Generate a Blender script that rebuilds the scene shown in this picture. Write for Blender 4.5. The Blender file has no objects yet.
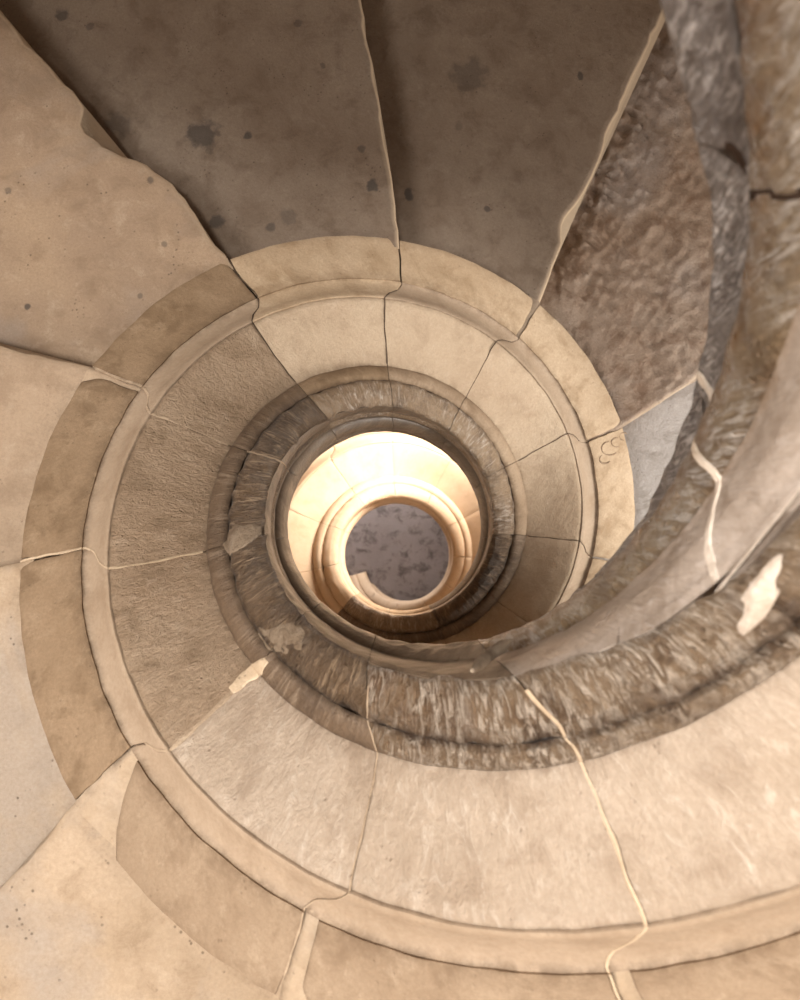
import bpy, bmesh, math, random
from mathutils import Vector, Matrix, noise

scene = bpy.context.scene
COL = scene.collection

# ------------------------------------------------------------------ measures
PITCH = 2.3286            # rise of the helix in one turn
CAM = Vector((-0.0530, -0.1693, 2.9188))
TX, TY = -0.09451, 0.0140
JM = {0: -3, 1: 29.5, 2: 63.5, 3: 97, 4: 130, 5: 161, 6: 194, 7: 227.5, 8: 260, 9: 292.5}
K_LOW, K_HIGH = -16, 15
WALL_R = 1.95


def J(k):
    if k in JM: return JM[k]
    return -3 + 32.73 * k


def lerp_tab(tab, x):
    if x <= tab[0][0]: return tab[0][1]
    for (a, b), (c, d) in zip(tab, tab[1:]):
        if x <= c: return b + (d - b) * (x - a) / (c - a)
    return tab[-1][1]


def sm(a, b, x):
    t = min(1, max(0, (x - a) / (b - a)))
    return t * t * (3 - 2 * t)


JOFF = [(.2, 1.8), (.36, 1.8), (.42, 1.2), (.565, .2), (.585, -1.2), (.60, -3.6), (.62, -4.6), (.75, -4.5), (.83, -3.8), (.92, -3.2), (1.05, -2.2),
        (1.25, -1.6), (1.5, -.8), (2.2, -.2)]
CUSTOM = {
    4: [(.8, 0), (.90, -1.4), (.98, -1.7), (1.06, -.8), (1.14, 1.3), (1.225, 2.4), (1.235, 2.3), (1.27, .1), (1.45, -.2), (2, 0)],
    3: [(.7, -.9), (.8, -.9), (1.04, -1.2), (1.3, -1.0), (2, 0)],
    2: [(.8, 0), (.93, .5), (.99, 1.6), (1.07, .2), (1.25, .5), (1.45, .6), (2, 0)],
    1: [(.8, .3), (.9, .3), (1.1, .6), (2, 0)],
    5: [(.6, 0), (.8, .3), (.95, .8), (2, 0)],
    9: [(.24, -8), (.285, -6), (.35, -1.5), (.40, 0), (2, 0)],
    8: [(.25, -8), (.285, -8), (.35, -4.5), (.40, -.8), (2, 0)],
}


ZOFF = {12: [(-.36, 14), (-.30, 8), (-.25, 0), (-.2, -3), (-.12, -9), (0, -12), (.06, -14)],
        11: [(-.36, 13), (-.28, 5), (-.25, -2), (-.2, -7), (-.15, -11), (-.12, -15), (-.10, -18), (-.06, -23), (-.03, -27), (0, -30), (.03, -33), (.05, -34)],
        10: [(-.36, 0), (-.2, -3), (-.1, -8), (0, -14), (.05, -18)]}


def edge(k, R, z=None):
    d = J(k) + lerp_tab(JOFF, R)
    if z is not None and k in ZOFF and R < .2845 and z < .05: d = J(k) + lerp_tab(ZOFF[k], z)
    if k in CUSTOM: d += lerp_tab(CUSTOM[k], R)
    n = noise.noise(Vector((R * 9, k * 7.3, 1.7))) * .5 + noise.noise(Vector((R * 34, k * 3.1, 5.2))) * .28
    return d + n * (.9 if R > .3 else .5)


def edge_soft(k, R):
    return edge(k, R)


def hz(th): return PITCH * th / 360.0


def pol(R, th, z):
    a = math.radians(th)
    return Vector((R * math.cos(a) + .028 * max(0, -.8 - z), R * math.sin(a), z))   # the old stair is a little out of plumb low down


# ------------------------------------------------------------------ materials
def s2l(c):
    l_ = .3 * c[0] + .59 * c[1] + .11 * c[2]
    c = tuple(v + (l_ - v) * .2 for v in c); c = (c[0] * 1.01, c[1] * .995, c[2] * 1.0)
    return tuple((v / 255 / 12.92) if v / 255 <= .04045 else ((v / 255 + .055) / 1.055) ** 2.4 for v in c) + (1,)


class NT:
    def __init__(s, name):
        s.m = bpy.data.materials.new(name); s.m.use_nodes = True
        s.t = s.m.node_tree; s.t.nodes.clear()
        s.out = s.n('ShaderNodeOutputMaterial'); s.b = s.n('ShaderNodeBsdfPrincipled')
        s.l(s.b.outputs[0], s.out.inputs[0])

    def n(s, t, **kw):
        x = s.t.nodes.new(t)
        for a, v in kw.items(): setattr(x, a, v)
        return x

    def l(s, a, b): s.t.links.new(a, b)

    def val(s, sock, v):
        if hasattr(v, 'is_linked') or hasattr(v, 'links'): s.l(v, sock)
        else: sock.default_value = v

    def noise(s, vec, scale, detail=4, rough=.55, dist=0):
        x = s.n('ShaderNodeTexNoise'); s.l(vec, x.inputs['Vector'])
        x.inputs['Scale'].default_value = scale; x.inputs['Detail'].default_value = detail
        x.inputs['Roughness'].default_value = rough; x.inputs['Distortion'].default_value = dist
        return x.outputs['Fac']

    def ramp(s, f, a, b):
        x = s.n('ShaderNodeMapRange'); x.clamp = True; s.l(f, x.inputs[0])
        x.inputs[1].default_value = a; x.inputs[2].default_value = b
        return x.outputs[0]

    def mul(s, a, b, op='MULTIPLY'):
        x = s.n('ShaderNodeMath', operation=op); s.val(x.inputs[0], a); s.val(x.inputs[1], b)
        return x.outputs[0]

    def mix(s, f, a, b, blend='MIX'):
        x = s.n('ShaderNodeMix', data_type='RGBA', blend_type=blend)
        s.val(x.inputs[0], f); s.val(x.inputs[6], a); s.val(x.inputs[7], b)
        return x.outputs[2]

    def attr(s, name, o='Fac'):
        x = s.n('ShaderNodeAttribute'); x.attribute_name = name; return x.outputs[o]

    def vscale(s, v, sc):
        x = s.n('ShaderNodeVectorMath', operation='MULTIPLY'); s.l(v, x.inputs[0]); x.inputs[1].default_value = sc
        return x.outputs[0]


def stone(name, c1, c2, dark, light, streak=.0, streak_col=(205, 190, 170), bump=.3, bdist=.006, rough=.75, spec=.3,
          pits=.3, fine=.5, dirt_shade_col=(70, 52, 36), wear_light_col=(204, 178, 140), sheen=0, slo=.54, spots=None, patch=.5, streak_scale=(70, 9, 1), mottled=None):
    t = NT(name)
    g = t.n('ShaderNodeNewGeometry'); P = g.outputs['Position']; U = t.attr('suv', 'Vector')
    big = t.ramp(t.noise(P, 3.2, 5, .6), .36, .64)
    col = t.mix(big, s2l(c1), s2l(c2))
    mid = t.noise(P, 13, 7, .68, .4)
    col = t.mix(t.mul(t.ramp(mid, .50, .64), patch), col, s2l(dark))
    lm = t.noise(t.vscale(P, (1, 1, 1.7)), 19, 8, .7, .2)
    col = t.mix(t.mul(t.ramp(lm, .54, .72), patch * .8), col, s2l(light))
    if mottled:
        mo = t.noise(P, 2.0, 6, .62, .6)
        col = t.mix(t.mul(t.ramp(mo, .5, .62), .6), col, s2l(mottled))
    fn = t.noise(P, 150, 6, .75)
    col = t.mix(t.mul(t.ramp(fn, .35, .75), fine), col, s2l(dark))
    vor = t.n('ShaderNodeTexVoronoi'); t.l(P, vor.inputs['Vector']); vor.inputs['Scale'].default_value = 75
    pitmask = t.mul(t.ramp(vor.outputs['Distance'], .22, .10), t.ramp(t.noise(P, 17, 3), .55, .63))
    col = t.mix(t.mul(pitmask, pits), col, s2l(dirt_shade_col))
    su = t.vscale(U, streak_scale)
    st = t.noise(su, 1.0, 6, .7, .8)
    stm = t.mul(t.ramp(st, slo, slo + .14), t.ramp(t.noise(P, 8, 4), slo - .17, slo + .05))
    if streak: col = t.mix(t.mul(stm, streak), col, s2l(streak_col))
    d = t.attr('dirt_shade')
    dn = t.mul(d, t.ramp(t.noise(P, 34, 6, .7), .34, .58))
    col = t.mix(dn, col, s2l(dirt_shade_col))  # grime plus painted shade in grooves and undercuts; brown tone on the roll
    col = t.mix(t.attr('wear_light'), col, s2l(wear_light_col))
    if spots:
        jit = t.n('ShaderNodeTexNoise'); t.l(P, jit.inputs['Vector']); jit.inputs['Scale'].default_value = 28; jit.inputs['Detail'].default_value = 4
        off = t.n('ShaderNodeVectorMath', operation='SUBTRACT'); t.l(jit.outputs['Color'], off.inputs[0]); off.inputs[1].default_value = (.5, .5, .5)
        for (p, r, s_) in spots:
            o2 = t.n('ShaderNodeVectorMath', operation='SCALE'); t.l(off.outputs[0], o2.inputs[0]); o2.inputs['Scale'].default_value = r * 1.9
            a = t.n('ShaderNodeVectorMath', operation='ADD'); t.l(P, a.inputs[0]); t.l(o2.outputs[0], a.inputs[1])
            ds = t.n('ShaderNodeVectorMath', operation='DISTANCE'); t.l(a.outputs[0], ds.inputs[0]); ds.inputs[1].default_value = p
            col = t.mix(t.mul(t.ramp(ds.outputs['Value'], r * 1.1, r * .7), s_), col, s2l((62, 56, 50)))
    t.l(col, t.b.inputs['Base Color'])
    t.b.inputs['Specular IOR Level'].default_value = spec
    rr = t.n('ShaderNodeMapRange'); t.l(mid, rr.inputs[0]); rr.inputs[1].default_value = .3; rr.inputs[2].default_value = .7
    rr.inputs[3].default_value = rough - .12; rr.inputs[4].default_value = min(1, rough + .15)
    t.l(rr.outputs[0], t.b.inputs['Roughness'])
    h = t.mul(t.mul(mid, 1.0), t.mul(fn, .35), 'ADD')
    h = t.mul(h, t.mul(lm, .6), 'ADD')
    h = t.mul(h, t.mul(pitmask, -.6), 'ADD')
    if streak: h = t.mul(h, t.mul(st, 1.6), 'ADD')
    b = t.n('ShaderNodeBump'); b.inputs['Strength'].default_value = bump; b.inputs['Distance'].default_value = bdist * 3
    t.l(h, b.inputs['Height']); t.l(b.outputs[0], t.b.inputs['Normal'])
    return t.m


def inv(x, y, z):
    X3 = (x - 400) / 900; Y2 = -(y - 500) / 900; Z3 = -1.
    X = X3 * math.cos(TY) - Z3 * math.sin(TY); Z2 = X3 * math.sin(TY) + Z3 * math.cos(TY)
    Y = Y2 * math.cos(TX) + Z2 * math.sin(TX); Z = -Y2 * math.sin(TX) + Z2 * math.cos(TX)
    q = (z - CAM.z) / Z
    return (CAM.x + X * q, CAM.y + Y * q, z), q


def spot_list(k, L):
    out = []
    for x, y, r, s_ in L:
        p, q = inv(x, y, hz(J(k))); out.append(((p[0], p[1], p[2] - .02), r * q / 900 * 1.15, s_))
    return out


M = {}
M['tread'] = stone('worn_limestone_tread', (166, 142, 112), (150, 126, 98), (128, 105, 80), (196, 178, 150), bump=.42, rough=.8, pits=.5, patch=.4)
M['tread_grey'] = stone('grey_limestone_tread', (132, 115, 95), (118, 99, 79), (92, 74, 56), (150, 134, 114), bump=.42, rough=.8, pits=.6, patch=.45,
                        spots=spot_list(3, [(201, 131, 15, .75), (118, 121, 13, .4), (247, 132, 4.5, .8), (372, 182, 5.5, .8), (361, 145, 4, .6), (215, 218, 7, .7),
                                            (270, 225, 5, .6), (288, 213, 8, .35), (58, 10, 6, .7), (88, 22, 5, .5), (298, 18, 4, .5), (322, 62, 3, .5)])
                        + spot_list(2, [(468, 71, 17, .45), (409, 192, 5, .8), (582, 72, 3.5, .8), (488, 206, 3, .7), (459, 122, 4, .3)]))
M['tread_warm'] = stone('warm_limestone_tread', (162, 136, 104), (142, 118, 92), (120, 96, 70), (190, 170, 140), bump=.42, rough=.8, pits=.6, patch=.45, mottled=(140, 126, 110),
                        spots=spot_list(4, [(24, 304, 3, .8), (137, 293, 3, .5), (138, 341, 2.5, .5), (162, 240, 3, .5), (148, 176, 3.5, .6), (5, 187, 3, .5)]))
M['tread_pale'] = stone('pale_limestone_tread', (178, 155, 124), (162, 138, 106), (130, 106, 78), (198, 178, 148), bump=.45, rough=.8, pits=.6, patch=.45, mottled=(158, 148, 134))
M['tread_rough'] = stone('chiselled_limestone_tread', (164, 144, 122), (148, 122, 96), (108, 74, 46), (178, 162, 142), bump=.6, bdist=.008, rough=.62, spec=.45, pits=.2, patch=.6, mottled=(150, 140, 130))
M['band'] = stone('brown_limestone_band', (150, 124, 92), (134, 108, 76), (104, 80, 52), (176, 152, 118), bump=.3, rough=.8, pits=.3, patch=.55, dirt_shade_col=(78, 58, 38))
M['band_pale'] = stone('pale_limestone_band', (190, 166, 132), (176, 150, 114), (140, 112, 76), (214, 192, 156), bump=.3, rough=.75, pits=.3, patch=.5, dirt_shade_col=(110, 84, 54))
M['band_mid'] = stone('beige_limestone_band', (160, 137, 107), (144, 120, 91), (116, 92, 66), (194, 172, 140), bump=.3, rough=.8, pits=.3, patch=.5, dirt_shade_col=(92, 68, 44))
M['tread_blue'] = stone('bluish_grey_tread', (172, 168, 162), (156, 150, 142), (120, 112, 100), (196, 192, 186), bump=.5, bdist=.006, rough=.6, pits=.4, patch=.6)
M['mould'] = stone('smooth_limestone_moulding', (172, 150, 122), (158, 136, 108), (134, 108, 78), (196, 172, 138), bump=.18, rough=.7, pits=.15, patch=.35, dirt_shade_col=(84, 64, 44))
M['face'] = stone('tooled_limestone_face', (160, 136, 106), (148, 122, 92), (116, 92, 64), (186, 164, 134), streak=.3, streak_col=(190, 170, 142), bump=.55, rough=.75, patch=.6,
                  dirt_shade_col=(84, 64, 42), streak_scale=(110, 50, 1))
M['face_pale'] = stone('pale_limestone_face', (186, 164, 132), (176, 152, 120), (146, 122, 94), (204, 184, 156), streak=.25, streak_col=(204, 186, 160), bump=.32, rough=.72, patch=.4,
                       dirt_shade_col=(110, 86, 60), streak_scale=(70, 60, 1))
M['face_near'] = stone('weathered_limestone_face', (176, 158, 134), (162, 142, 116), (134, 112, 88), (204, 190, 168), slo=.535, streak=.4, streak_col=(208, 196, 176), bump=.45, rough=.7, patch=.5,
                       dirt_shade_col=(100, 78, 54), streak_scale=(60, 22, 1))
M['bead'] = stone('worn_limestone_bead', (122, 98, 72), (104, 82, 58), (72, 54, 38), (156, 134, 106), streak=.4, slo=.51, streak_col=(166, 144, 116), bump=.5, rough=.6, spec=.4, patch=.5, dirt_shade_col=(58, 42, 28))
M['coping'] = stone('hand_darkened_coping', (132, 102, 68), (108, 82, 54), (62, 44, 28), (172, 150, 120), slo=.505, streak=.75, streak_col=(182, 152, 114), bump=1.0, bdist=.006, rough=.45, spec=.6,
                    patch=.7, dirt_shade_col=(44, 31, 20), streak_scale=(85, 22, 1))
M['coping_pale'] = stone('scratched_pale_coping', (158, 132, 98), (134, 106, 74), (92, 70, 46), (190, 174, 150), slo=.505, streak=.75, streak_col=(200, 188, 170), bump=.6, bdist=.006, rough=.45,
                         spec=.6, patch=.6, dirt_shade_col=(70, 50, 32), streak_scale=(110, 34, 1))
M['coping_near'] = stone('polished_scratched_coping', (170, 142, 108), (144, 112, 76), (92, 62, 34), (206, 192, 172), slo=.47, streak=1.0, streak_col=(222, 204, 178), bump=1.0, bdist=.008, rough=.32,
                         spec=.7, patch=.8, dirt_shade_col=(80, 54, 32), streak_scale=(110, 34, 1), mottled=(150, 106, 62))
M['rail'] = stone('hand_polished_rail', (116, 98, 76), (100, 82, 62), (74, 56, 40), (150, 134, 112), bump=.25, rough=.38, spec=.7, patch=.5, dirt_shade_col=(60, 46, 34))
M['rail_near'] = stone('golden_polished_rail', (172, 152, 124), (150, 122, 82), (98, 66, 32), (204, 190, 168), slo=.47, streak=.7, streak_col=(214, 204, 188), bump=1.0, bdist=.008, rough=.28, spec=.75,
                       patch=.7, dirt_shade_col=(124, 82, 36), streak_scale=(90, 36, 1), mottled=(156, 106, 48))
M['rail_near_grey'] = stone('grey_polished_hollow', (176, 162, 146), (158, 142, 124), (118, 98, 76), (196, 184, 168), streak=.4, streak_col=(214, 206, 196), bump=.35, bdist=.004, rough=.33,
                            spec=.75, patch=.6, dirt_shade_col=(116, 84, 50), streak_scale=(70, 30, 1), mottled=(186, 168, 144))
M['deep'] = stone('pale_deep_stone', (206, 180, 146), (196, 168, 132), (176, 146, 108), (218, 196, 164), bump=.1, rough=.7, pits=.1, patch=.3, fine=.2, dirt_shade_col=(150, 112, 76))
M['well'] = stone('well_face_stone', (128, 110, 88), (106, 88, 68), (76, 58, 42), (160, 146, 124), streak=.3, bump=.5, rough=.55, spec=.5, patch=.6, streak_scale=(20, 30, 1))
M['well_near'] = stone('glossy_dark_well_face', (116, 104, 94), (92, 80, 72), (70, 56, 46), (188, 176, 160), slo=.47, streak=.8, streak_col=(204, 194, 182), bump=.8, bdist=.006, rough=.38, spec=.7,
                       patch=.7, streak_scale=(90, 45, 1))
M['mortar'] = stone('lime_mortar', (188, 164, 132), (172, 148, 116), (140, 116, 88), (208, 190, 160), bump=.5, rough=.85, patch=.4)
M['mortar_grey'] = stone('crumbly_lime_mortar', (164, 146, 120), (140, 118, 90), (104, 82, 58), (190, 174, 150), bump=.9, bdist=.006, rough=.8, patch=.7, pits=.6)
M['mortar_pale'] = stone('pale_lime_mortar', (212, 200, 182), (196, 180, 156), (150, 124, 90), (230, 222, 208), bump=.4, rough=.5, spec=.5, patch=.4)
M['mortar_cream'] = stone('cream_joint_mortar', (206, 184, 150), (192, 168, 132), (160, 132, 98), (220, 202, 170), bump=.3, rough=.6, patch=.3)
M['joint_dark'] = stone('dark_open_joint', (92, 72, 52), (80, 62, 44), (60, 44, 30), (110, 90, 66), bump=.3, rough=.9)
M['crevice'] = stone('dark_crevice', (54, 38, 26), (44, 30, 20), (30, 20, 14), (66, 48, 34), bump=.2, rough=.95, spec=.1)
M['wall'] = stone('stair_wall_stone', (184, 160, 128), (166, 142, 110), (134, 110, 84), (204, 184, 154), bump=.3, rough=.85)
M['floor'] = stone('grey_floor_stone', (162, 154, 152), (148, 140, 138), (90, 82, 80), (156, 148, 144), bump=.3, rough=.8, patch=.8)


# ------------------------------------------------------------------ mesh helpers
def link(name, verts, faces, mat, parent, origin, suv=None, dirt_shade=None, wear_light=None, sharp=50):
    me = bpy.data.meshes.new(name)
    me.from_pydata([tuple(v - origin) for v in verts], [], faces)
    me.update()
    if suv: me.attributes.new('suv', 'FLOAT_VECTOR', 'POINT').data.foreach_set('vector', [c for p in suv for c in (p[0], p[1], 0.0)])
    for nm, arr in (('dirt_shade', dirt_shade), ('wear_light', wear_light)):
        a = me.attributes.new(nm, 'FLOAT', 'POINT')
        a.data.foreach_set('value', arr if arr else [0.0] * len(verts))
    bm = bmesh.new(); bm.from_mesh(me)
    bmesh.ops.recalc_face_normals(bm, faces=bm.faces)
    for f in bm.faces: f.smooth = True
    lim = math.radians(sharp)
    for e in bm.edges:
        if len(e.link_faces) == 2 and e.calc_face_angle(0) > lim: e.smooth = False
    bm.to_mesh(me); bm.free()
    me.materials.append(mat)
    o = bpy.data.objects.new(name, me); COL.objects.link(o)
    if parent:
        o.parent = parent
    else:
        o.location = origin
    return o


def resample(prof, step):
    out = [prof[0]]
    for a, b in zip(prof, prof[1:]):
        L = math.hypot(b[0] - a[0], b[1] - a[1]); n = max(1, int(round(L / step)))
        for i in range(1, n + 1):
            q = i / n; out.append(tuple(a[j] + (b[j] - a[j]) * q for j in range(len(a))))
    return out


def shiftR(R, zr, th):
    """the hand side of the coping is worn differently from turn to turn"""
    if R < .315 and zr > -.06:
        R += .014 * sm(298, 335, th) * sm(-.06, .031, zr) * (1 if R < .286 else max(0, 1 - (R - .286) / .028))
        if R >= .2835 or zr > .045: return R
    if zr < .045 and R < .2835:
        w = sm(.045, -.10, zr)
        return R + w * lerp_tab([(-700, .026), (100, .024), (200, .022), (235, .016), (290, .011), (330, .004), (360, 0), (385, 0), (420, -.008)], th)
    if .345 < R < .372:
        return R + .010 * sm(.345, .353, R) * sm(.372, .36, R) * sm(225, 300, th)
    return R


def sweep(name, k, prof, base, mat, parent, origin, res=1.0, pstep=.010, amp=.0012, a0=None, a1=None, round_out=0, endcap=True, seed=0, groove=.0018, lumps=0, freq=22.):
    """prof: [(R, z_above_helix, dirt)], base: [(R, z)] closing the section underneath"""
    top = resample(prof, pstep)
    sec = top + [(b[0], b[1], 0) for b in base]
    nt = len(top); m = len(sec)
    cum = [0]
    for a, b in zip(sec, sec[1:]): cum.append(cum[-1] + math.hypot(b[0] - a[0], b[1] - a[1]))
    starts = []; ends = []
    for R, z, d in sec:
        s = edge(k, R, z) + .06 if a0 is None else a0(R)
        e = edge(k + 1, R, z) - .06 if a1 is None else a1(R)
        if round_out:
            c = sm(.70, .75, R) ** 2 * round_out
            s += c; e -= c * .3
        starts.append(s); ends.append(e)
    span = max(e - s for s, e in zip(starts, ends))
    n = max(3, int(span / res))
    V = []; S = []; D = []; W = []; F = []
    rows = [0, .12 / n] + [i / n for i in range(1, n)] + [1 - .12 / n, 1]
    for q_i, q in enumerate(rows):
        for j, (R, z, d) in enumerate(sec):
            th = starts[j] + (ends[j] - starts[j]) * q
            rr = shiftR(R, z, th)
            p0 = pol(rr, th, hz(th) + z)
            if j < nt:
                nz = noise.noise(p0 * freq + Vector((seed, 0, 0))) + .5 * noise.noise(p0 * freq * 2.6)
                nr = noise.noise(p0 * freq * .9 + Vector((9, seed, 3)))
                lz = noise.noise(p0 * 7) * lumps
                fade = 1
                th2 = th
                zz = hz(th2) + z + nz * amp + lz
                rr += nr * amp * 1.2
                if q_i in (0, len(rows) - 1): zz -= groove
                p0 = pol(rr, th2, zz)
            V.append(p0); S.append((math.radians(th) * .5, cum[j]))
            ed = 0 if (q_i not in (0, len(rows) - 1)) else .4
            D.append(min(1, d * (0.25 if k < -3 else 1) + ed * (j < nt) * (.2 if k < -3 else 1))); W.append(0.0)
    nr_ = len(rows)
    for i in range(nr_ - 1):
        for j in range(m):
            a = i * m + j; b = i * m + (j + 1) % m
            F.append((a, b, b + m, a + m))
    if endcap:
        F.append(tuple(range(m))); F.append(tuple(range((nr_ - 1) * m, nr_ * m))[::-1])
    return link(name, V, F, mat, parent, origin, S, D, W)


# top profile of the string, from the treads inwards to the well
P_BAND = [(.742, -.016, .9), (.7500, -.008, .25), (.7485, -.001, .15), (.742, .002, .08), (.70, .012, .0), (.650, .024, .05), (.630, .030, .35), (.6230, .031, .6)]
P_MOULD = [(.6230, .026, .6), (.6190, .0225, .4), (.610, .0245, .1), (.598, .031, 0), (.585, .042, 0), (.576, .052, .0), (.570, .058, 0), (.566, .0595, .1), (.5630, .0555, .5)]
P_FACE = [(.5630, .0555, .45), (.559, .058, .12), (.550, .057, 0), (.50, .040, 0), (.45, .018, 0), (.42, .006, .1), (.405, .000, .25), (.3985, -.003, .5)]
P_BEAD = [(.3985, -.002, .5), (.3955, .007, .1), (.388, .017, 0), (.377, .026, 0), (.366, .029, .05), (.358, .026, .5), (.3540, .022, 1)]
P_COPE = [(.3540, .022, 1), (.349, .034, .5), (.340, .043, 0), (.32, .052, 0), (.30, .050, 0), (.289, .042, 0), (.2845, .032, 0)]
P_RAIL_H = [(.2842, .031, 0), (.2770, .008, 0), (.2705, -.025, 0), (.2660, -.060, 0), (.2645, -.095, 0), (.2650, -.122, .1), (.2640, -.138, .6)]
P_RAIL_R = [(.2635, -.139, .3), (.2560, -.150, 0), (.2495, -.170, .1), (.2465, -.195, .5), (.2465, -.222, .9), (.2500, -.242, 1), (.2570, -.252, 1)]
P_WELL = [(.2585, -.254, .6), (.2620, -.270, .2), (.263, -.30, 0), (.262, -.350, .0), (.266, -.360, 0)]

LABELS = {}


def make_step(k, label, mats, start_off=2.0, lod=0, group=None):
    zk = hz(J(k)) - .02
    thm = (edge(k, .9) + edge(k + 1, .9)) / 2
    origin = pol(.75, thm, zk)
    root = bpy.data.objects.new('stair_step', None); COL.objects.link(root)
    root.location = origin; root.empty_display_size = .1
    root['label'] = label; root['category'] = 'step'; root['group'] = group or 'stone steps of the spiral stair'
    res = (1.0, 1.6, 3.0)[lod]; ps = (.008, .012, .02)[lod]
    near = k >= 8
    if near: res = .7; ps = .006
    # ---- string parts
    off = start_off
    offf = (lambda R: off * (.35 + .95 * sm(.60, .75, R))) if k == 7 else (lambda R: off)
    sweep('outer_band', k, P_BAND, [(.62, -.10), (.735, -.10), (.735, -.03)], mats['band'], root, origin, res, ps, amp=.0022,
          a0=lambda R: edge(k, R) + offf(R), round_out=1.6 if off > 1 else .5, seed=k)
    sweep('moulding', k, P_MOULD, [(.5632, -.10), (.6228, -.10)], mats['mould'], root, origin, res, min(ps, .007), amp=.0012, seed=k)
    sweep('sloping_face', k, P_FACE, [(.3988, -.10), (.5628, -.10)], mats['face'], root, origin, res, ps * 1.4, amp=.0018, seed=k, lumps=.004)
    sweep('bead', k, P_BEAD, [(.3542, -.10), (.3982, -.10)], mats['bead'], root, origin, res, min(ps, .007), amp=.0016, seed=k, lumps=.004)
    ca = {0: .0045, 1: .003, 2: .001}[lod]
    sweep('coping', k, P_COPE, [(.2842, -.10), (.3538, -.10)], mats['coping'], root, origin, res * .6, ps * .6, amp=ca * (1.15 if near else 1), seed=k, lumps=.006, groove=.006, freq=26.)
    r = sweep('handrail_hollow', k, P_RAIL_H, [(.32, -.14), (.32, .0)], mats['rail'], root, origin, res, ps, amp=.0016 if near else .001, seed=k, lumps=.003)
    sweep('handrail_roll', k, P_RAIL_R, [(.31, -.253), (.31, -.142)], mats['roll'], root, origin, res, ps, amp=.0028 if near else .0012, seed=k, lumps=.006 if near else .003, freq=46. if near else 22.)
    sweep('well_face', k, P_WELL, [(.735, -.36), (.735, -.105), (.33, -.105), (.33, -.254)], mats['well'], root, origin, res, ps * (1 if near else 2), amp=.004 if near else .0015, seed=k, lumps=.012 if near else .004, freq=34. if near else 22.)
    # ---- tread with its riser and sloping soffit
    RS = []
    r_ = .722
    st = (.022, .05, .12)[lod]
    if k == 1: st = .011
    RS = [.722, .735, .745, .755, .765, .775]
    while RS[-1] < WALL_R + .02: RS.append(RS[-1] + st * (1 + (RS[-1] - .7) * .4))
    nn = {0: 34, 1: 16, 2: 6}[lod]
    if k == 1: nn = 110
    V = []; S = []; D = []; W = []; F = []
    qs = [0, .004, .012, .03] + [i / nn for i in range(2, nn + 1)]
    wear_light_amt = {2: 1, 3: 1, 4: .6, 5: .35, 6: .3, 7: .3}.get(k, .4)
    for i, q in enumerate(qs):
        for R in RS:
            a = edge(k, R); b = edge(k + 1, R) + .02
            th = a + (b - a) * q
            p = pol(R, th, zk)
            dz = noise.noise(p * 6) * .0035 + noise.noise(p * 30) * .0008
            dist = math.radians(th - a) * R
            if dist < .014: dz -= (.014 - dist) ** 2 / .014 * .75     # eased nosing
            if k == 1:                                                 # coarse pick dressing
                w = sm(.80, 1.0, R) * (1 - .5 * sm(.02, .3, (b - th) * R * .017))
                w = max(w, .25)
                rt = (p.x * .8 + p.y * .6, -p.x * .6 + p.y * .8)
                f1 = noise.noise(Vector((rt[0] * 26, rt[1] * 14, 4)) + Vector((noise.noise(p * 12), noise.noise(p * 14 + Vector((3, 1, 2))), 0)) * .9)
                f2 = noise.noise(Vector((rt[0] * 60, rt[1] * 40, 1)))
                f3 = noise.noise(Vector((rt[0] * 9, rt[1] * 7, 8)))
                dz += w * (-.034 * abs(f1) + .012 * f2 + .012 * f3)
            V.append(p + Vector((0, 0, dz))); S.append((R, math.radians(th) * .9))
            W.append(max(0, 1 - dist / (.009 if k != 3 else .008)) * wear_light_amt if i > 0 else wear_light_amt * .5)  # pale nosing: rubbed stone plus light painted along the edge
            D.append(max(.3 * sm(.80, .745, R) * min(1, q * 8), (1.6 if k > 4 else .9) * sm(.772, .750, R) * sm(.25, .8, q)))  # shade of the gap under the band, painted dark on the tread
    nc = len(RS); nr_ = len(qs)
    for i in range(nr_ - 1):
        for j in range(nc - 1):
            a = i * nc + j; F.append((a, a + 1, a + 1 + nc, a + nc))
    # underside
    base = len(V)
    rows2 = [0, 1]
    for i, q in enumerate(qs):
        for R in (RS[0], RS[-1]):
            a = edge(k, R); b = edge(k + 1, R) + .02; th = a + (b - a) * q
            V.append(pol(R, th, hz(th) - .35)); S.append((R, th * .01)); W.append(0); D.append(0)
    for i in range(nr_ - 1):
        a = base + i * 2
        F.append((a, a + 2, a + 3, a + 1))
        F.append((i * nc, (i + 1) * nc, a + 2, a))
        F.append((i * nc + nc - 1, a + 1, a + 3, (i + 1) * nc + nc - 1))
    F.append(tuple([j for j in range(nc)][::-1]) + (base, base + 1))
    L0 = (nr_ - 1) * nc
    F.append(tuple(L0 + j for j in range(nc)) + (base + (nr_ - 1) * 2 + 1, base + (nr_ - 1) * 2))
    # inner tongue of the tread that runs across the start of the band
    if off > .4:
        b0 = len(V); nR = 10; nq = 5
        for i in range(nq + 1):
            for j in range(nR + 1):
                R = .612 + (.752 - .612) * j / nR
                a = edge(k, R); th = a - .05 + (offf(R) + 2.2) * i / nq
                z = zk + (-.006 if i == 0 else .001) + noise.noise(Vector((R * 20, th, k))) * .0012 + lerp_tab([(.612, .012), (.64, .014), (.70, .0), (.752, -.001)], R) * 1.0 + .002
                V.append(pol(R, th, z)); S.append((R, th * .02)); W.append(.15); D.append(.1 if i else .5)
        for i in range(nq):
            for j in range(nR):
                a = b0 + i * (nR + 1) + j; F.append((a, a + 1, a + nR + 2, a + nR + 1))
        # its front lip down to the step below
        b1 = len(V)
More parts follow.
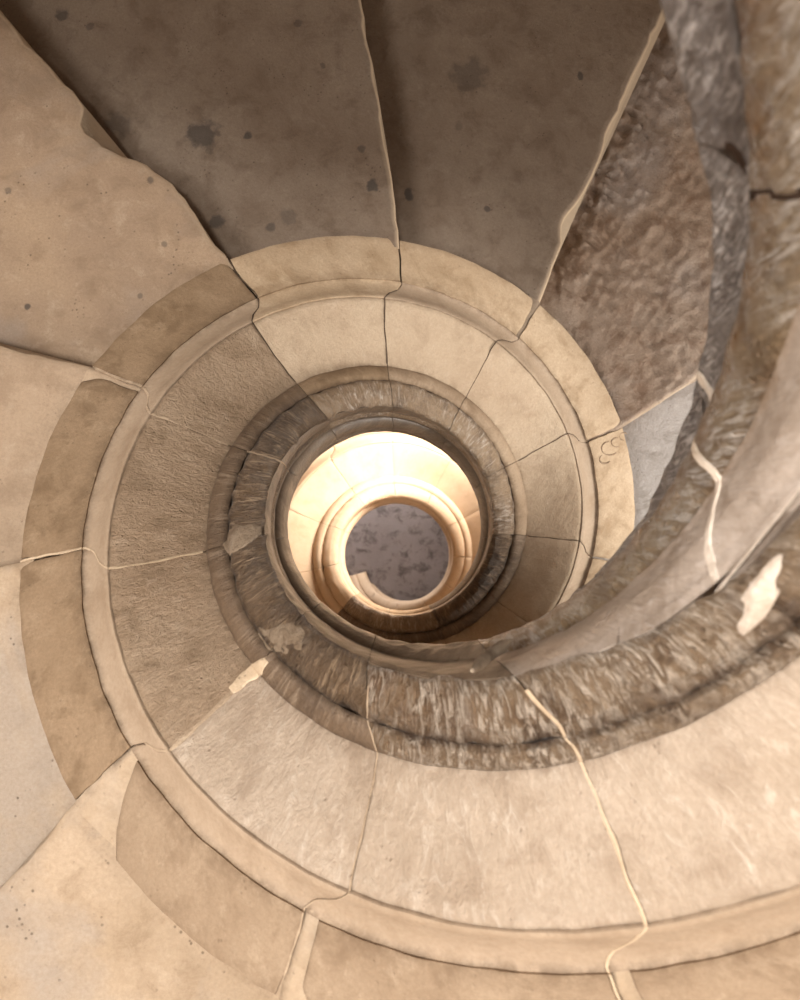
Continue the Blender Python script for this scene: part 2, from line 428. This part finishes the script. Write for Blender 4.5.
        for j in range(nR + 1):
            R = .612 + (.752 - .612) * j / nR
            V.append(pol(R, edge(k, R) - .05, zk - .06)); S.append((R, 0)); W.append(0); D.append(.5)
        for j in range(nR): F.append((b0 + j, b1 + j, b1 + j + 1, b0 + j + 1))
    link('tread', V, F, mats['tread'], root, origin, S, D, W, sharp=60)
    return root, origin


def joint_strip(root, origin, k, R0, R1, width, mat, name='mortar_joint', rise=.0015, dth=0.0, wob=.35):
    """a thin bed of mortar pointed into the joint between step k and the one below, over the string profile"""
    full = P_WELL[::-1] + P_RAIL_R[::-1] + P_RAIL_H[::-1] + P_COPE[::-1] + P_BEAD[::-1] + P_FACE[::-1] + P_MOULD[::-1] + P_BAND[::-1]
    full = [p for p in full if R0 <= p[0] <= R1]
    pr = resample(full, .007)
    V = []; F = []; S = []; D = []
    for i, (R, z, d) in enumerate(pr):
        c = edge(k, R, z) + dth
        w = width * (1 + .6 * noise.noise(Vector((R * 30, k * 5.5, z * 30)))) / R * 57.3 / 2
        wo = wob * noise.noise(Vector((R * 18, k, 2)))
        for s, lift in ((-1, -.004), (-.7, rise), (.7, rise), (1, -.004)):
            th = c + s * w + wo
            rr = shiftR(R, z, th)
            inward = lift if z < .02 and R < .285 else 0
            V.append(pol(rr - inward, th, hz(th) + z + (lift if not inward else 0) + noise.noise(Vector((R * 60, s, k))) * .0008)); S.append((R, s)); D.append(0)
    for i in range(len(pr) - 1):
        for j in range(3): a = i * 4 + j; F.append((a, a + 1, a + 5, a + 4))
    return link(name, V, F, mat, root, origin, S, D, None)


def patch(root, origin, k, dlo, dhi, R0, R1, mat, name='mortar_patch', lift=.004, skew=0, th0=None, seed=0, amp=.004):
    """an irregular trowelled repair lying over the string"""
    full = P_WELL[:3][::-1] + P_RAIL_R[::-1] + P_RAIL_H[::-1] + P_COPE[::-1] + P_BEAD[::-1] + P_FACE[::-1] + P_MOULD[::-1] + P_BAND[::-1]
    full = [p for p in full if R0 <= p[0] <= R1 and (R0 < .27 or p[1] > -.08)]
    pr = resample(full, .006); n = len(pr) - 1; nq = 14
    V = []; F = []; S = []
    for i, (R, z, d) in enumerate(pr):
        u = i / n
        c = (edge(k, R) if th0 is None else th0) + skew * (u - .5)
        shape = (math.sin(math.pi * min(1, max(0, .06 + .88 * u)))) ** .55
        lo = dlo * shape * (1 + .45 * noise.noise(Vector((u * 5, seed, 1)))); hi = dhi * shape * (1 + .45 * noise.noise(Vector((u * 5, seed, 7))))
        for q in range(nq + 1):
            t = q / nq; th = c - lo + (lo + hi) * t
            ed = min(t, 1 - t) * 2; eu = min(u, 1 - u) * 4
            l = lift * min(1, min(ed * 3, eu * 2)) - .004 * (1 - min(1, min(ed * 6, eu * 5)))
            rr = shiftR(R, z, th)
            nz = noise.noise(pol(R, th, z) * 40 + Vector((seed, 0, 0))) * amp * min(1, ed * 3)
            side = z < .02 and R < .285
            V.append(pol(rr - (l if side else 0), th, hz(th) + z + (0 if side else l + nz))); S.append((R, t))
    for i in range(n):
        for q in range(nq): a = i * (nq + 1) + q; F.append((a, a + 1, a + nq + 2, a + nq + 1))
    return link(name, V, F, mat, root, origin, S, None, None)


def mats(tread='tread', band='band', face='face', cop='coping', rail='rail', mould='mould', well='well', bead='bead', roll=None):
    return dict(tread=M[tread], band=M[band], face=M[face], coping=M[cop], rail=M[rail], mould=M[mould], well=M[well], bead=M[bead], roll=M[roll or rail])


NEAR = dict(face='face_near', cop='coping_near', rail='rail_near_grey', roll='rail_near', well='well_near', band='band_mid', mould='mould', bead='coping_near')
SPEC = {
    15: ('stone step of the turn just above the viewer, second over the dark glossy well edge', mats(tread='tread_pale', **NEAR), 2, 1),
    14: ('stone step of the turn just above the viewer, overhanging the dark glossy well edge', mats(tread='tread_pale', **NEAR), 2, 1),
    13: ('closest stone step, dark glossy well face above the stepped crack at upper right', mats(tread='tread_pale', **NEAR), 2, 0),
    12: ('step with golden polished rail between the stepped crack and the thick curling mortar line', mats(tread='tread_pale', **NEAR), 2, 0),
    11: ('blurred near step with grey polished hollow below the thick curling mortar line', mats(tread='tread_pale', **NEAR), 2, 0),
    10: ('near step with a pale wedge-shaped mortar repair on its brown scratched coping', mats(tread='tread_pale', **NEAR), 2, 0),
    9: ('near step whose pale face borders the long bluish crack at lower right', mats(tread='tread_pale', **NEAR), 2, 0),
    8: ('near step with broad pale face at bottom centre, left of the bluish crack', mats(tread='tread_pale', face='face_near', cop='coping_near', rail='rail', well='well_near', mould='mould', band='band_mid', bead='coping_near'), 2, 0),
    7: ('pale step at lower left with rounded band corner and dark gap under its band', mats(tread='tread_pale', face='face_near', cop='coping', mould='mould', band='band_mid'), 5.2, 0),
    6: ('step at far left with pale oval blotch on its brown band and small white chip', mats(tread='tread_pale', face='face', cop='coping'), .35, 0),
    5: ('step at left with dark brown band starting in a rounded corner beside mortar line', mats(tread='tread', face='face', cop='coping'), 1.3, 0),
    4: ('warm beige step at upper left with notched and chipped front edge', mats(tread='tread_warm', face='face', cop='coping', bead='bead'), 0.3, 0),
    3: ('grey step at top left with a large dark round stain on its tread', mats(tread='tread_grey', band='band_pale', face='face_pale', cop='coping_pale', mould='band_pale', bead='band'), .3, 0),
    2: ('grey step at top centre, partly in brown shadow, between two pale edge lines', mats(tread='tread_grey', band='band_pale', face='face_pale', cop='coping_pale', mould='mould', bead='band_mid'), .9, 0),
    1: ('step with coarsely chiselled rough tread beside the near dark well edge', mats(tread='tread_rough', band='band_pale', face='face_pale', cop='coping_pale', mould='mould', bead='band_mid'), .6, 0),
    0: ('small bluish grey glimpse of step right of centre, with carved scroll marks on its band', mats(tread='tread_blue', band='band_pale', face='face_pale', cop='coping_pale', bead='band_mid'), .5, 0),
    -1: ('shaded step just right of the central opening, half hidden by the near rail', mats(tread='tread_grey', band='band_pale', face='face_pale', cop='coping'), .5, 0),
    -2: ('shaded brown step below the central opening, mostly hidden under the near rail', mats(tread='tread', face='face_pale', cop='coping'), .5, 1),
    -3: ('shaded step directly under the bottom left rail, showing only its orange brown face', mats(face='face_pale', cop='coping_pale', band='band_pale', rail='band_pale'), .5, 1),
}
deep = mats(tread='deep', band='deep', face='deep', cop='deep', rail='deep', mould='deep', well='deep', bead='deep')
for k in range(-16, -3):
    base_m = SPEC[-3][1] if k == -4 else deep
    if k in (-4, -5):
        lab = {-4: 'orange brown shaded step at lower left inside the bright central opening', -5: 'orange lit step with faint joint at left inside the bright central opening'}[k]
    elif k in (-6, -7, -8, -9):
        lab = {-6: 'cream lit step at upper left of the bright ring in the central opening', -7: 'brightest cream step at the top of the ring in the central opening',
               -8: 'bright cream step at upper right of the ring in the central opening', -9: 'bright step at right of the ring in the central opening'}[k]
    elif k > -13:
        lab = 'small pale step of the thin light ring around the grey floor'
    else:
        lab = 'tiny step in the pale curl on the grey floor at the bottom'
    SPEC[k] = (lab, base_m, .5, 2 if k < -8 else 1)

roots = {}
for k in range(K_LOW, K_HIGH + 1):
    lab, mt, off, lod = SPEC[k]
    grp = None
    if k < -9: grp = 'small pale steps of the thin ring around the grey floor' if k > -13 else 'tiny steps curling on the grey floor'
    roots[k] = make_step(k, lab, mt, off, lod, grp)

# ---- pointing and repairs
def js(k, *a, **kw): return joint_strip(*roots[k], k, *a, **kw)
def pt(k, *a, **kw): return patch(*roots[k], k, *a, **kw)

js(5, .40, .75, .007, M['mortar']); js(6, .40, .75, .005, M['mortar_cream']); js(7, .40, .60, .009, M['mortar'])
js(4, .40, .75, .0035, M['joint_dark']); js(3, .40, .60, .003, M['joint_dark']); js(2, .36, .60, .0025, M['joint_dark'])
js(1, .40, .60, .0025, M['joint_dark']); js(0, .40, .60, .0025, M['joint_dark'])
js(5, .265, .36, .005, M['mortar'])
js(9, .30, .75, .0042, M['mortar_cream']); js(8, .30, .75, .003, M['mortar'])
js(12, .24, .2845, .007, M['crevice'], rise=.0006)
js(11, .24, .2845, .0065, M['mortar_pale'], wob=.1)
pt(7, 6.0, 5.0, .285, .372, M['mortar_grey'], skew=-7, seed=1)
pt(7, 1.6, 2.2, .36, .46, M['mortar_cream'], skew=-1, lift=.003, seed=2)
pt(6, 5.5, 3.5, .285, .366, M['mortar_grey'], skew=3, seed=3)
pt(10, 3.0, 3.0, .285, .345, M['mortar_pale'], skew=-9, seed=4, lift=.006)


def cylp(x, y, R):
    a_ = inv(x, y, 0)[0]; d = Vector(a_) - CAM
    A = d.x ** 2 + d.y ** 2; B = 2 * (CAM.x * d.x + CAM.y * d.y); C_ = CAM.x ** 2 + CAM.y ** 2 - R * R
    return CAM + d * ((-B + math.sqrt(B * B - 4 * A * C_)) / 2 / A)


def ridge(k, pts, r, mat, name):
    root, origin = roots[k]
    V = []; F = []; n = len(pts); m = 8
    for i, p in enumerate(pts):
        t = (pts[min(n - 1, i + 1)] - pts[max(0, i - 1)]).normalized()
        a = t.cross(Vector((0, 0, 1)))
        if a.length < .1: a = t.cross(Vector((1, 0, 0)))
        a.normalize(); b = t.cross(a)
        rr = r * (1 + .5 * noise.noise(p * 40)) * (.35 if i in (0, n - 1) else 1)
        for j in range(m):
            q = 2 * math.pi * j / m; V.append(p + a * rr * math.cos(q) + b * rr * math.sin(q))
    for i in range(n - 1):
        for j in range(m): F.append((i * m + j, i * m + (j + 1) % m, (i + 1) * m + (j + 1) % m, (i + 1) * m + j))
    F.append(tuple(range(m))); F.append(tuple(range((n - 1) * m, n * m))[::-1])
    return link(name, V, F, mat, root, origin, [(0, 0)] * len(V))


# pale flake broken out of the lip of the rail
ridge(9, [cylp(x, y, r_) for x, y, r_ in ((472, 671, .2655), (480, 664, .2625), (487, 657, .261), (495, 651, .260), (503, 646, .2585), (512, 640, .257))], .0075, M['mortar_grey'], 'chipped_edge')
# scroll marks cut in the band near the bluish tread
for cx_, cy_, rr_, a0_, a1_ in ((604, 452, 9, 100, 330), (611, 446, 6, 60, 300), (618, 440, 5, 40, 280), (600, 462, 6, 120, 340)):
    P_ = []
    for i in range(9):
        a = math.radians(a0_ + (a1_ - a0_) * i / 8); x = cx_ + rr_ * math.cos(a); y = cy_ - rr_ * .7 * math.sin(a)
        p = inv(x, y, .08)[0]; th = math.degrees(math.atan2(p[1], p[0]))
        R_ = math.hypot(p[0], p[1]); P_.append(Vector((p[0], p[1], hz(th) + lerp_tab([(.6, .02), (.62, .030), (.65, .024), (.70, .012), (.742, .002), (.76, -.006)], R_) + .0005)))
    ridge(0, P_, .0022, M['band_mid'], 'scroll_mark')

# ------------------------------------------------------------------ setting
def struct(o): o['kind'] = 'structure'; return o


zf = hz(J(K_LOW)) - .02
V = []; F = []; S = []
n = 96; zt = 5.2
for i in range(n):
    for z in (zf - .2, zt):
        V.append(pol(WALL_R, 360 * i / n, z)); S.append((i * .12, z))
    for z in (zt, zf - .2):
        V.append(pol(WALL_R + .35, 360 * i / n, z)); S.append((i * .12, z))
for i in range(n):
    a = i * 4; b = ((i + 1) % n) * 4
    for j in range(4): F.append((a + j, a + (j + 1) % 4, b + (j + 1) % 4, b + j))
struct(link('wall_outer', V, F, M['wall'], None, Vector((0, 0, 0)), S))
V = [pol(WALL_R + .3, 360 * i / 64, zf) for i in range(64)] + [pol(WALL_R + .3, 360 * i / 64, zf - .15) for i in range(64)]
F = [tuple(range(64)), tuple(range(64, 128))[::-1]] + [(i, (i + 1) % 64, 64 + (i + 1) % 64, 64 + i) for i in range(64)]
struct(link('floor', V, F, M['floor'], None, Vector((0, 0, 0))))

# ------------------------------------------------------------------ light
w = bpy.data.worlds.new('world'); scene.world = w; w.use_nodes = True
w.node_tree.nodes['Background'].inputs[0].default_value = (1.0, .97, .93, 1)
w.node_tree.nodes['Background'].inputs[1].default_value = .75


def area(name, loc, target, size, power, col, sy=None):
    l = bpy.data.lights.new(name, 'AREA'); l.energy = power; l.size = size; l.color = col
    if sy: l.shape = 'RECTANGLE'; l.size_y = sy
    o = bpy.data.objects.new(name, l); COL.objects.link(o); o.location = loc
    o.rotation_euler = (Vector(target) - Vector(loc)).to_track_quat('-Z', 'Y').to_euler()
    return o


area('window_light_low', pol(1.8, 45, -1.0), (0, 0, -2.2), .9, 175, (1, .90, .80), .9)
area('window_light_mid', pol(1.75, -14, .45), pol(.7, 60, .2), .5, 32, (1, .96, .9), .5)
area('fill_light_side', pol(1.8, 14, 1.3), pol(.6, 150, .7), .7, 9, (1, .97, .93), .7)  # unseen fill lamp added to soften shadows at the tread edges
area('window_light_high', pol(1.8, 330, 3.6), (0, 0, 1.6), 1.2, 10, (1, .97, .93), 1.2)
area('fill_light_west', pol(1.3, 195, 4.0), pol(.4, 0, 2.2), .8, 75, (1, .98, .96), .8)  # unseen lamp added to brighten the near rail and its hollow
area('key_light_top', pol(.95, 250, 6.5), pol(1.0, 90, .6), .5, 255, (1, .97, .93))  # overhead key lamp added to cast the shadow on the upper treads
area('floor_fill_light', pol(1.6, 120, -3.0), (0, 0, -3.6), .5, 40, (1, .95, .92))  # unseen fill lamp added so the bottom floor is not dark

# ------------------------------------------------------------------ camera
cam = bpy.data.cameras.new('camera'); co = bpy.data.objects.new('camera', cam); COL.objects.link(co)
cam.sensor_fit = 'HORIZONTAL'; cam.sensor_width = 36; cam.lens = 40.5; cam.clip_start = .01
Rm = Matrix.Rotation(TY, 3, 'Y') @ Matrix.Rotation(TX, 3, 'X')
co.matrix_world = Matrix.Translation(CAM) @ Rm.transposed().to_4x4()
cam.dof.use_dof = True; cam.dof.focus_distance = 1.9; cam.dof.aperture_fstop = 7.0
scene.camera = co
scene.view_settings.view_transform = 'Standard'
scene.view_settings.exposure = 0
